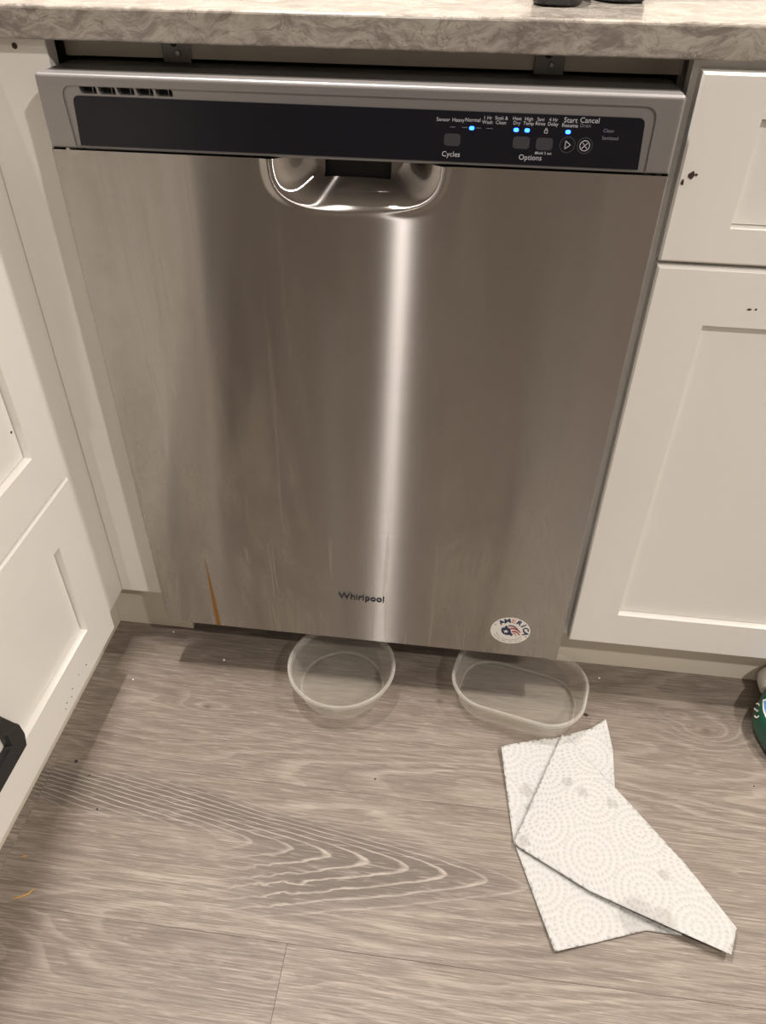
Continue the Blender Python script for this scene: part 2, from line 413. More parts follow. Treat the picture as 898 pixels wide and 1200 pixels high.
# ------------------------------------------------------------------ room shell
XL, XR, YF, YB = -1.05, 2.6, -4.3, 0.70
def struct(name, *a, **kw): return box(name, *a, kind='structure', **kw)
floor = struct('floor', XL, XR, YF, YB, -0.03, -0.006, 'wood')
ceil = struct('ceiling', XL, XR, YF, YB, CEIL, CEIL + 0.05, 'ceiling')
struct('wall_back', XL - .1, XR + .1, YB, YB + .1, -0.03, CEIL + .05, 'wall')
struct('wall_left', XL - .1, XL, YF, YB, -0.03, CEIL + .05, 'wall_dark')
struct('wall_right', XR, XR + .1, YF, YB, -0.03, CEIL + .05, 'wall')
struct('added_dark_screen', -1.02, 0.45, -1.42, -1.32, -0.005, 0.76, 'wall_dark')  # added low screen, out of view, darkens the middle of the door's reflection
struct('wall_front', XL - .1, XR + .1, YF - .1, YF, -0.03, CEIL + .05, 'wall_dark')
# planks: rows 0.21 m wide, seams where the photo shows them
PW = 0.21; GAP = 0.00012
row = -19
while True:
    y0 = -0.408 + PW * row; y1 = y0 + PW
    if y0 > YB: break
    ya, yb = max(y0, YF), min(y1, YB); row += 1
    if yb - ya < 0.01: continue
    r = row - 1
    joint = {-2: 0.62, -1: -0.027, 0: 0.80, 1: 0.78, 2: 0.74}.get(r, random.uniform(-0.9, 0.3))
    xs = sorted({XL, XR, *[joint + 1.22 * k for k in range(-3, 4) if XL + .05 < joint + 1.22 * k < XR - .05]})
    for a, b in zip(xs, xs[1:]):
        box('plank', a + GAP, b - GAP, ya + GAP, yb - GAP, -0.006, 0.0, 'wood', floor, bevel=0.0003, seg=1)

# ------------------------------------------------------------------ counter
ct = bmesh.new()
outline = [(-1.04, 0.69), (-1.04, -0.66), (-0.345, -0.66), (-0.34, -0.36), (-0.342, -0.275), (-0.373, 0.028), (1.60, 0.028), (1.60, 0.69)]  # out-of-view left edge is slanted to shape its shadow on the floor
lo = [ct.verts.new((x, y, 0.887)) for x, y in outline]; hi = [ct.verts.new((x, y, 0.916)) for x, y in outline]; n = len(outline)
ct.faces.new(lo); ct.faces.new(hi[::-1])
for i in range(n): ct.faces.new((lo[i], lo[(i + 1) % n], hi[(i + 1) % n], hi[i]))
bmesh.ops.recalc_face_normals(ct, faces=ct.faces)
es = [e for e in ct.edges if abs(e.verts[0].co.z - e.verts[1].co.z) < 1e-5]
bmesh.ops.bevel(ct, geom=es, offset=0.003, segments=3, affect='EDGES', profile=0.5)
tag(bm_link('countertop', ct, 'quartz'), 'grey and beige veined stone countertop above the dishwasher', 'countertop')

# ------------------------------------------------------------------ cabinet fronts
def shaker(name, P, u0, u1, v0, v1, th, stile, rec, parent, mat='paint', rail=None, m=0.0022):
    """P(u,v,d) -> world; d = depth behind the front face. Frame as one mesh, recessed panel as its child."""
    rail = rail or stile
    bm = bmesh.new(); b = 0.0022
    def ring(a, c, d, e, dep): return [bm.verts.new(P(*q, dep)) for q in ((a, d), (c, d), (c, e), (a, e))]
    R = [ring(u0, u1, v0, v1, th), ring(u0, u1, v0, v1, b), ring(u0 + b, u1 - b, v0 + b, v1 - b, 0),
         ring(u0 + stile, u1 - stile, v0 + rail, v1 - rail, 0), ring(u0 + stile + 0.001, u1 - stile - 0.001, v0 + rail + 0.0012, v1 - rail - 0.0012, rec), 
         ring(u0 + stile + 0.001, u1 - stile - 0.001, v0 + rail + 0.0012, v1 - rail - 0.0012, th)]
    for A, B in zip(R, R[1:] + R[:1]):
        for i in range(4): bm.faces.new((A[i], A[(i + 1) % 4], B[(i + 1) % 4], B[i]))
    o = bm_link(name, bm, mat, parent)
    pb = bmesh.new()
    A = [pb.verts.new(P(*q, rec)) for q in ((u0 + stile + m, v0 + rail + m), (u1 - stile - m, v0 + rail + m), (u1 - stile - m, v1 - rail - m), (u0 + stile + m, v1 - rail - m))]
    B = [pb.verts.new(P(*q, th - .003)) for q in ((u0 + stile + m, v0 + rail + m), (u1 - stile - m, v0 + rail + m), (u1 - stile - m, v1 - rail - m), (u0 + stile + m, v1 - rail - m))]
    pb.faces.new(A); pb.faces.new(B[::-1])
    for i in range(4): pb.faces.new((A[i], A[(i + 1) % 4], B[(i + 1) % 4], B[i]))
    bm_link('panel', pb, mat, o)
    return o
def blob(name, x, y, z, r, mat, parent, axis='y', sc=(1, 1), th=0.0006, n=9):
    """small irregular flat fleck; axis = the direction it faces along"""
    bm = bmesh.new(); pts = []
    for i in range(n):
        a = 2 * math.pi * i / n; q = r * random.uniform(0.6, 1.15); pts.append((q * math.cos(a) * sc[0], q * math.sin(a) * sc[1]))
    def W(p, d):
        return {'y': (x + p[0], y + d, z + p[1]), 'x': (x + d, y + p[0], z + p[1]), 'z': (x + p[0], y + p[1], z + d)}[axis]
    a = [bm.verts.new(W(p, -th / 2)) for p in pts]; b = [bm.verts.new(W((p[0] * .8, p[1] * .8), th / 2)) for p in pts]
    bm.faces.new(a); bm.faces.new(b[::-1])
    for i in range(n): bm.faces.new((a[i], a[(i + 1) % n], b[(i + 1) % n], b[i]))
    return bm_link(name, bm, mat, parent)

# right-hand base cabinet
YD = 0.025
rc = thing('base_cabinet', (0.62, 0.3, 0.0), 'white cabinet to the right of the dishwasher with drawer over door', 'cabinet')
CX0, CX1 = 0.3125, 0.93
bm = bmesh.new(); add_box(bm, CX0, CX0 + .018, 0.1005, 0.64, 0.0, 0.886); add_box(bm, CX1 - .018, CX1, 0.1005, 0.64, 0.0, 0.886); add_box(bm, CX0, CX1, 0.622, 0.64, 0.0, 0.886)
add_box(bm, CX0 + .018, CX1 - .018, 0.066, 0.622, 0.112, 0.13)
bm_link('carcass', bm, 'paint', rc)
bm = bmesh.new()
add_box(bm, CX0, CX0 + .04, 0.0455, 0.065, 0.112, 0.886); add_box(bm, CX1 - .04, CX1, 0.0455, 0.065, 0.112, 0.886)
for a, b in ((0.112, 0.15), (0.675, 0.725), (0.845, 0.886)): add_box(bm, CX0 + .04, CX1 - .04, 0.0455, 0.065, a, b)
bm_link('face_frame', bm, 'paint', rc)
PR = lambda u, v, d: (u, YD + d, v)
drw = shaker('drawer_front', PR, 0.3185, 0.925, 0.7062, 0.8790, 0.020, 0.0615, 0.009, rc, rail=0.0365)
blob('chip', 0.3303, YD - 0.0003, 0.7915, 0.0042, 'chip', drw, sc=(.9, 1.0)); blob('chip', 0.3232, YD - 0.0003, 0.7848, 0.0026, 'chip', drw, sc=(.7, 1.3))
blob('chip', 0.3345, YD - 0.0003, 0.7922, 0.0015, 'chip', drw)
dor = shaker('door', PR, 0.3190, 0.925, 0.1195, 0.7015, 0.020, 0.0620, 0.009, rc, rail=0.0630)
blob('chip', 0.4230, YD - 0.0003, 0.6602, 0.0020, 'chip', dor, sc=(1.3, .7)); blob('chip', 0.4300, YD - 0.0003, 0.6605, 0.0013, 'chip', dor)
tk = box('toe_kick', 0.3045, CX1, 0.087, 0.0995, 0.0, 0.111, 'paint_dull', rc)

# filler beside the dishwasher, its toe board, and the support strip under the counter
fl = struct('trim_1', -0.3945, -0.3085, 0.045, 0.0645, 0.1120, 0.886, 'paint', bevel=0.0008, seg=1)
bm = bmesh.new(); g = bmesh.ops.create_cone(bm, cap_ends=True, segments=16, radius1=0.0028, radius2=0.0028, depth=0.0008, matrix=Matrix.Translation((-0.3413, 0.0448, 0.8790)) @ Matrix.Rotation(math.radians(90), 4, 'X'))
bm_link('screw_hole', bm, 'chip', fl)
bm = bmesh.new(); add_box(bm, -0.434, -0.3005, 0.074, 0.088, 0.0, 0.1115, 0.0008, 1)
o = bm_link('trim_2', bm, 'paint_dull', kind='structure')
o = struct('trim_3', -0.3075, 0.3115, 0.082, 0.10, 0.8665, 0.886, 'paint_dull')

# left run of cabinets
lc = thing('drawer_cabinet', (-0.68, -0.28, 0.0), 'white cabinet left of the dishwasher, facing right, with stacked recessed panel fronts', 'cabinet')
bm = bmesh.new(); add_box(bm, -0.99, -0.435, -0.62, 0.06, 0.1125, 0.13); add_box(bm, -0.99, -0.415, -0.62, -0.602, 0.0, 0.886); add_box(bm, -1.0, -0.99, -0.62, 0.06, 0.0, 0.886)
bm_link('carcass', bm, 'paint', lc)
bm = bmesh.new()
add_box(bm, -0.415, -0.3952, -0.075, 0.0655, 0.112, 0.886); add_box(bm, -0.415, -0.3952, -0.62, -0.56, 0.112, 0.886)
for a, b in ((0.112, 0.15), (0.38, 0.43), (0.84, 0.886)): add_box(bm, -0.415, -0.3952, -0.56, -0.075, a, b)
bm_link('face_frame', bm, 'paint', lc)
PL = lambda u, v, d: (-0.375 - d, -u, v)
upf = shaker('drawer_front', PL, 0.0325, 0.60, 0.4045, 0.868, 0.020, 0.0595, 0.009, lc, rail=0.0665, m=0.0030)
lwf = shaker('drawer_front', PL, 0.0335, 0.60, 0.1108, 0.4005, 0.020, 0.0655, 0.009, lc, rail=0.0655, m=0.0030)
for (y, z, r) in ((-0.128, .134, .0011), (-0.150, .139, .0008), (-0.172, .136, .0009), (-0.180, .128, .0008), (-0.1925, .131, .0010), (-0.199, .126, .0008)):
    blob('speck', -0.3748, y, z, r * 1.3, 'chip', lwf, axis='x')
blob('speck', -0.3839, -0.100, 0.513, 0.0028, 'chip', upf, axis='x')
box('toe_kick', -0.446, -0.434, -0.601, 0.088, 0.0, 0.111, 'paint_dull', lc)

# black frame set in the lower panel of the left cabinet
bf = thing('plastic_frame', (-0.384, -0.36, 0.18), 'black plastic frame with a cut corner on the left cabinet lower panel', 'frame')
Y = lambda *a: a
outer = [(-0.285, 0.1965), (-0.2868, 0.2170), (-0.290, 0.2225), (-0.3045, 0.256), (-0.325, 0.268), (-0.455, 0.268), (-0.47, 0.256), (-0.47, 0.1785), (-0.29, 0.1785)]
inner = [(-0.3115, 0.2045), (-0.3115, 0.2255), (-0.33, 0.2395), (-0.44, 0.2395), (-0.445, 0.232), (-0.445, 0.2045), (-0.44, 0.2035), (-0.33, 0.2035), (-0.315, 0.2035)]
bm = bmesh.new()
def ringx(pts, x, k=1.0): 
    cy = sum(p[0] for p in pts) / len(pts); cz = sum(p[1] for p in pts) / len(pts)
    return [bm.verts.new((x, cy + (p[0] - cy) * k, cz + (p[1] - cz) * k)) for p in pts]
RR = [ringx(outer, -0.3838), ringx(outer, -0.372), ringx(outer, -0.368, 0.97), ringx(inner, -0.370, 1.04), ringx(inner, -0.374), ringx(inner, -0.3838)]
n = len(outer)
for A, B in zip(RR, RR[1:] + RR[:1]):
    for i in range(n): bm.faces.new((A[i], A[(i + 1) % n], B[(i + 1) % n], B[i]))
bm_link('frame', bm, 'blackplastic', bf)
pts = [(p[0], p[1]) for p in inner]
bm = bmesh.new(); a = [bm.verts.new((-0.3800, p[0], p[1])) for p in pts]; b = [bm.verts.new((-0.3836, p[0], p[1])) for p in pts]
bm.faces.new(a); bm.faces.new(b[::-1])
for i in range(n): bm.faces.new((a[i], a[(i + 1) % n], b[(i + 1) % n], b[i]))
bm_link('insert_panel', bm, 'whiteplastic', bf)

# ------------------------------------------------------------------ dishwasher
dw = thing('dishwasher', (0, 0.3, 0), 'stainless steel dishwasher with black control strip under the stone countertop', 'dishwasher')
DX0, DX1, DZ0, DZ1 = -0.3045, 0.3035, 0.1000, 0.7962
# door skin with its pocket handle
def lin(a, b, n): return [a + (b - a) * i / n for i in range(n + 1)]
xs = lin(DX0 + .001, -0.105, 8)[:-1] + lin(-0.105, 0.116, 130) + lin(0.116, DX1 - .001, 8)[1:]
zs = lin(DZ0 + .001, 0.728, 14)[:-1] + lin(0.728, DZ1, 64)
HC, HW, HH = 0.0060, 0.0850, 0.0490
def pocket(x, z):
    u = (x - HC) / HW; v = (DZ1 + 0.004 - z + 0.0015 * u) / HH
    f = (abs(u) ** 3.6 + abs(v) ** 3.0) ** (1 / 3.3)
    t = max(0.0, min(1.0, (1.0 - f) / 0.52)); s = t * t * (3 - 2 * t)
    lip = -0.0016 * math.exp(-((f - 1.03) / 0.07) ** 2)
    # the flat finger shelf at the centre leans outward
    return 0.034 * s + lip
bm = bmesh.new(); uvl = bm.loops.layers.uv.new('UVMap')
def skin(bm, x, z, d): return bm.verts.new((x, d, z))
G = [[skin(bm, x, z, pocket(x, z)) for x in xs] for z in zs]
hole = lambda x, z: z > 0.7735 - 0.0 and -0.031 < x < 0.038
for i in range(len(zs) - 1):
    for j in range(len(xs) - 1):
        if hole((xs[j] + xs[j + 1]) / 2, (zs[i] + zs[i + 1]) / 2): continue
        bm.faces.new((G[i][j], G[i][j + 1], G[i + 1][j + 1], G[i + 1][j]))
# folded sides and foot
def side(pairs, off1, off2):
    prev = None
    for v in pairs:
        a = bm.verts.new(Vector(v.co) + Vector(off1)); b = bm.verts.new(Vector(v.co) + Vector(off2))
        if prev: bm.faces.new((prev[0], v, a, prev[1])); bm.faces.new((prev[1], a, b, prev[2]))
        prev = (v, a, b)
side([r[0] for r in G], (-0.001, 0.001, 0), (-0.001, 0.030, 0)); side([r[-1] for r in G], (0.001, 0.001, 0), (0.001, 0.030, 0))
side(G[0], (0, 0.001, -0.001), (0, 0.030, -0.001))
bmesh.ops.recalc_face_normals(bm, faces=bm.faces)
for f in bm.faces:
    for l in f.loops: l[uvl].uv = (l.vert.co.z, l.vert.co.x)
if sum(f.normal.y for f in bm.faces) > 0: bmesh.ops.reverse_faces(bm, faces=bm.faces)
me = bpy.data.meshes.new('door'); bm.to_mesh(me); bm.free()
door = link('door', me, 'steel', dw, origin=(0, 0, DZ0), smooth=True); me.set_sharp_from_angle(angle=math.radians(32))
box('handle_recess', -0.036, 0.043, 0.0385, 0.060, 0.765, 0.7955, 'black', door)
box('door_core', DX0 + .006, DX1 - .006, 0.0615, 0.075, DZ0 + .006, DZ1, 'black', door)
bm = bmesh.new()
pts = [(-0.2236, 0.2420), (-0.2225, 0.215), (-0.2205, 0.18), (-0.2188, 0.14), (-0.2180, 0.1020), (-0.2243, 0.1020), (-0.2245, 0.14), (-0.2242, 0.18), (-0.2240, 0.215)]
prism('rust_drip', pts, -0.0006, 0.0, 'rust', door)['label'] = 'thin brown drip stain'
# badge lettering
lettering('Whirlpool', 0.0068, 0.1943, 0.0163, -0.0010, 'letter', door, extr=0.0010, sx=1.0, bold=0.00008, name='badge_lettering')
# round sticker
SX, SZ = 0.2280, 0.1542
st = prism('sticker', [(SX + 0.0290 * math.cos(2 * math.pi * i / 48), SZ + 0.0275 * math.sin(2 * math.pi * i / 48)) for i in range(48)], -0.0005, 0.0001, 'sticker', door)
st['label'] = 'white oval sticker with flag print'
for i, ch in enumerate('AMERICA'):
    a = math.radians(128 - i * 22.5)
    r = 0.0213
    lettering(ch, SX + r * 1.05 * math.cos(a), SZ + r * math.sin(a), 0.0118, -0.0006, 'pink' if i == 2 else 'navy', st, rot=a - math.pi / 2, name='sticker_letter', sx=1.05, bold=0.00045)
mp = [(-.0135, .0015), (-.0125, .0055), (-.009, .006), (-.0085, .0095), (-.0055, .0105), (-.0045, .0065), (-.0015, .005), (.0005, .0015), (.0015, -.003), (.005, -.0075), (.0035, -.0105), (-.0005, -.0085), (-.004, -.0095), (-.008, -.0085), (-.0105, -.0065), (-.0125, -.0035)]
def rotp(p, a=-0.03): return (SX + p[0] * math.cos(a) - p[1] * math.sin(a), SZ + p[0] * math.sin(a) + p[1] * math.cos(a))
prism('flag_map', [rotp(p) for p in mp], -0.0008, -0.0004, 'navy', st)
sp = []
for i in range(10):
    a = math.pi / 2 + i * math.pi / 5; r = 0.0040 if i % 2 == 0 else 0.0017; sp.append((SX - 0.0062 + r * math.cos(a), SZ - 0.0015 + r * math.sin(a)))
prism('star', sp, -0.0010, -0.0007, 'sticker', st)
def stripe(z0, z1, x0, x1, mat):
    up, dn = [], []
    for i in range(13):
        t = i / 12; x = x0 + (x1 - x0) * t
        zz = 0.0022 * math.sin(t * 3.0) - 0.0062 * t * t
        up.append((SX + x, SZ + z1 + zz)); dn.append((SX + x, SZ + z0 + zz))
    prism('flag_stripe', up + dn[::-1], -0.0007, -0.0004, mat, st)
stripe(0.0095, 0.0115, -0.004, 0.0105, 'navy'); stripe(0.0030, 0.0058, -0.001, 0.0150, 'red'); stripe(-0.0030, 0.0002, 0.0025, 0.0145, 'red'); stripe(0.0070, 0.0088, -0.003, 0.0130, 'pink')
stripe(-0.0065, -0.0048, 0.0048, 0.0105, 'red')
bm = bmesh.new()
for r, n_, a0, a1 in ((0.0235, 26, 205, 320), (0.0195, 20, 200, 330)):
    for i in range(n_):
        if random.random() < 0.18: continue
        a = math.radians(a0 + (a1 - a0) * i / n_); x, z = SX + r * 1.05 * math.cos(a), SZ + r * math.sin(a); h = 0.0007
        add_box(bm, x - h, x + h, -0.0007, -0.0004, z - h * .9, z + h * .9)
bm_link('small_print', bm, 'greyprint', st)
for a in (152, -22):
    blob('sticker_dot', SX + .0255 * math.cos(math.radians(a)), -0.0006, SZ + .0235 * math.sin(math.radians(a)), 0.0011, 'navy', st)

# console
bm = bmesh.new(); add_box(bm, -0.3045, 0.3040, 0.0, 0.016, 0.7972, 0.8643)
me = bpy.data.meshes.new('m'); 
es = [e for e in bm.edges if all(abs(v.co.y) < 1e-6 for v in e.verts) or abs(e.verts[0].co.y - e.verts[1].co.y) > 0.005 and e.verts[0].co.z > .82]
bmesh.ops.bevel(bm, geom=es, offset=0.0035, segments=4, affect='EDGES', profile=0.5)
bmesh.ops.recalc_face_normals(bm, faces=bm.faces); bm.to_mesh(me); bm.free()
inset = rpoly([(-0.2775, 0.7990), (0.2815, 0.7990), (0.2815, 0.8545), (-0.2800, 0.8545)], [0.002, 0.002, 0.012, 0.012])
cut = [prism_mesh(inset, -0.01, 0.0022)]
vx = lin(-0.2630, -0.1685, 5); 
slots = []
for i in range(5):
    a, b = vx[i] + .0009, vx[i + 1] - .0009
    slots.append(prism_mesh([(a, 0.8535), (b - .0012, 0.8535), (b, 0.8520), (b, 0.8473), (a + .0022, 0.8473), (a + .0006, 0.8492)], -0.02, 0.020))
me = boolean_cut(me, cut + slots)
cons = link('console', me, 'console', dw)
bm = bmesh.new(); add_box(bm, -0.2660, -0.1650, 0.012, 0.0125, 0.8466, 0.8542)
bm_link('vent_backing', bm, 'black', cons)
bm = bmesh.new()
for i in range(5):
    xm = (vx[i] + vx[i + 1]) / 2; add_box(bm, xm + .0028, xm + .0036, 0.006, 0.0075, 0.8473, 0.8535)
bm_link('vent_rib', bm, 'bracket', cons)
dp = prism('display', rpoly([(-0.2725, 0.8005), (0.2745, 0.8005), (0.2722, 0.8445), (-0.2700, 0.8455)], [0.001, 0.001, 0.006, 0.006]), 0.0010, 0.0030, 'glass_black', cons)
YT = 0.0009
for x, z in ((0.0989, 0.8201), (0.1635, 0.8200), (0.1849, 0.8197)):
    prism('button', rrect(x, z, 0.0155, 0.0106, 0.003), 0.0004, 0.0012, 'button', dp)
def disc(r0, r1, cx, cz, y0, y1, n=32, name='ring', mat='print_dim', parent=None):
    bm = bmesh.new()
    A = [[bm.verts.new((cx + r * math.cos(2 * math.pi * i / n), y, cz + r * math.sin(2 * math.pi * i / n))) for i in range(n)] for r, y in ((r0, y0), (r1, y0), (r1, y1), (r0, y1))]
    for k_ in range(4):
        for i in range(n): bm.faces.new((A[k_][i], A[k_][(i + 1) % n], A[(k_ + 1) % 4][(i + 1) % n], A[(k_ + 1) % 4][i]))
    return bm_link(name, bm, mat, parent)
for x, z in ((0.2061, 0.8198), (0.2221, 0.8197)):
    b_ = prism('button', [(x + .0072 * math.cos(2 * math.pi * i / 32), z + .0072 * math.sin(2 * math.pi * i / 32)) for i in range(32)], 0.0004, 0.0012, 'glass_black', dp)
    b_['label'] = 'round button'
    disc(0.0064, 0.0072, x, z, 0.0002, 0.0008, parent=dp, name='button_rim', mat='button')
disc(0.0041, 0.0047, 0.2221, 0.8197, 0.0001, 0.0006, parent=dp, name='cancel_ring', mat='print')
def stroke(pts, wd, name, mat='print', y0=0.0001, y1=0.0006):
    bm = bmesh.new()
    for (a, b) in zip(pts, pts[1:]):
        a = Vector(a); b = Vector(b); d = (b - a).normalized(); nrm = Vector((-d.y, d.x)) * wd / 2; a = a - d * wd * .3; b = b + d * wd * .3
        q = [a + nrm, b + nrm, b - nrm, a - nrm]
        A = [bm.verts.new((p.x, y0, p.y)) for p in q]; B = [bm.verts.new((p.x, y1, p.y)) for p in q]
        bm.faces.new(A); bm.faces.new(B[::-1])
        for i in range(4): bm.faces.new((A[i], A[(i + 1) % 4], B[(i + 1) % 4], B[i]))
    return bm_link(name, bm, mat, dp)
stroke([(0.2042, 0.8233), (0.2042, 0.8163), (0.2090, 0.8198), (0.2042, 0.8233)], 0.0006, 'start_icon')
stroke([(0.2197, 0.8174), (0.2245, 0.8220)], 0.0006, 'cancel_icon'); stroke([(0.2201, 0.8220), (0.2241, 0.8174)], 0.0006, 'cancel_icon')
stroke([(0.1836, 0.8292), (0.1864, 0.8292), (0.1864, 0.8316), (0.1836, 0.8316), (0.1836, 0.8292)], 0.0005, 'lock_icon')
stroke([(0.1842, 0.8318), (0.1845, 0.8332), (0.1856, 0.8332), (0.1859, 0.8318)], 0.0005, 'lock_icon')
stroke([(0.1775, 0.8110), (0.1791, 0.8110), (0.1791, 0.8124), (0.1775, 0.8124), (0.1775, 0.8110)], 0.0004, 'lock_icon')
stroke([(0.0965, 0.8312), (0.1010, 0.8312)], 0.0004, 'cycle_line', 'print_dim'); stroke([(0.1075, 0.8312), (0.1125, 0.8312)], 0.0004, 'cycle_line', 'print_dim')
stroke([(0.1205, 0.8312), (0.1250, 0.8312)], 0.0004, 'cycle_line', 'print_dim'); stroke([(0.1300, 0.8312), (0.1360, 0.8312)], 0.0004, 'cycle_line', 'print_dim')
for x in (0.1165, 0.1576, 0.1677, 0.2051):
    prism('indicator_light', rrect(x, 0.8308, 0.0046, 0.0032, 0.0014), 0.0004, 0.0012, 'led', dp)['label'] = 'lit blue indicator'
def T(s, x, z, size, mat='print', **kw): return lettering(s, x, z, size, YT - .0002, mat, dp, **kw)
s1, s2 = 0.0046, 0.0042
T('Sensor', 0.0895, 0.8372, s1, name='lettering'); T('Heavy', 0.1035, 0.8372, s1); T('Normal', 0.1170, 0.8377, s1)
T('1 Hr', 0.1306, 0.8400, s2); T('Wash', 0.1306, 0.8363, s2); T('Soak &', 0.1432, 0.8402, s2); T('Clean', 0.1430, 0.8364, s2)
T('Heat', 0.1575, 0.8404, s2); T('Dry', 0.1575, 0.8366, s2); T('High', 0.1682, 0.8404, s2); T('Temp', 0.1682, 0.8366, s2)
T('Sani', 0.1790, 0.8404, s2); T('Rinse', 0.1790, 0.8368, s2); T('4 Hr', 0.1905, 0.8404, s2); T('Delay', 0.1905, 0.8368, s2)
T('Start', 0.2060, 0.8406, 0.0064); T('Resume', 0.2060, 0.8362, 0.0046); T('Cancel', 0.2232, 0.8410, 0.0064); T('Drain', 0.2200, 0.8366, 0.0044, 'print_dim')
T('Clean', 0.2415, 0.8330, 0.0042, 'print_dim'); T('Sanitized', 0.2440, 0.8268, 0.0042, 'print_dim')
T('Cycles', 0.0985, 0.8072, 0.0066); T('Options', 0.1735, 0.8072, 0.0066); T('Hold 3 sec', 0.1855, 0.8116, 0.0034)
# tub behind the door
bm = bmesh.new(); add_box(bm, -0.3030, 0.3025, 0.0755, 0.60, 0.110, 0.8635, 0.004, 2); bm_link('tub', bm, 'tub', dw)
box('top_cover', -0.3035, 0.3030, 0.0163, 0.0750, 0.7975, 0.8632, 'tub', dw, bevel=0.001, seg=1)
box('kick_plate', -0.2990, 0.3000, 0.110, 0.120, 0.0, 0.1090, 'kick', dw)
for x in (-0.1885, 0.1852):
    bm = bmesh.new(); add_box(bm, x - .0145, x + .0145, 0.0795, 0.0812, 0.8620, 0.8858, 0.0006, 1)
    b_ = bm_link('mounting_bracket', bm, 'bracket', dw)
    bm = bmesh.new(); bmesh.ops.create_cone(bm, cap_ends=True, segments=14, radius1=0.0040, radius2=0.0040, depth=0.0012, matrix=Matrix.Translation((x - .0015, 0.0790, 0.8812)) @ Matrix.Rotation(math.radians(90), 4, 'X'))
    bm_link('screw_hole', bm, 'black', b_)
    bm = bmesh.new(); bmesh.ops.create_cone(bm, cap_ends=True, segments=12, radius1=0.0030, radius2=0.0022, depth=0.0024, matrix=Matrix.Translation((x + .0022, 0.0785, 0.8718)) @ Matrix.Rotation(math.radians(90), 4, 'X'))
    bm_link('screw', bm, 'chrome', b_)

# ------------------------------------------------------------------ plastic containers under the door
def container(name, cx, cy, rot, shape, H, base_k, label, rimw=0.005, z0=0.0008):
    """shape(k) -> outline points for a size factor; thin walled tub with rolled rim"""
    t = 0.0011; n = len(shape(1.0)); ca, sa = math.cos(rot), math.sin(rot)
    prof = [(base_k * .80, 0.004, 0), (base_k * .86, 0.0020, 0), (base_k * .90, 0.0, 0), (base_k, 0.0012, 0), (base_k + .030, 0.005, 0), (1.0 - .05, H * .80, 0), (1.0 - .035, H * .86, 0),
            (0.985, H * .88, 0), (1.0, H * .90, 0), (1.0, H * .97, 0), (0.985, H, 0), (0.945, H * .985, 0), (0.935, H * .93, 0), (0.92, H * .80, 0), (base_k + .006, 0.0065, 0), (base_k - .03, 0.0030, 0), (base_k * .86, 0.0038, 0), (base_k * .80, 0.0055, 0)]
    bm = bmesh.new(); rr = []
    for k_, h, _ in prof:
        rr.append([bm.verts.new((cx + x * ca - y * sa, cy + x * sa + y * ca, z0 + h)) for x, y in shape(k_)])
    for q, (A, B) in enumerate(zip(rr, rr[1:])):
        for i in range(n):
            f = bm.faces.new((A[i], A[(i + 1) % n], B[(i + 1) % n], B[i])); f.material_index = 1 if 6 <= q <= 12 or q == 3 else 0
    bm.faces.new(rr[0]); bm.faces.new(rr[-1][::-1])
    o = bm_link(name, bm, 'clear', smooth=True); o.data.materials.append(MAT['clear_rim'])
    return tag(o, label, 'food container', 'clear plastic containers under the dishwasher')
circ = lambda R: (lambda k: [(R * k * math.cos(2 * math.pi * i / 64), R * k * math.sin(2 * math.pi * i / 64)) for i in range(64)])
def rr_shape(a, b, r):
    def f(k):
        d = (1 - k) * min(a, b)
        return rrect(0, 0, 2 * (a - d), 2 * (b - d), max(r - d * .8, 0.01), 14)
    return f
container('food_container', -0.0245, -0.0135, 0.0, circ(0.0850), 0.055, 0.76, 'round clear plastic tub on the floor under the dishwasher door')
container('food_container', 0.2550, -0.0030, -0.22, rr_shape(0.1040, 0.0730, 0.060), 0.050, 0.80, 'oblong clear plastic tub on the floor near the right cabinet')

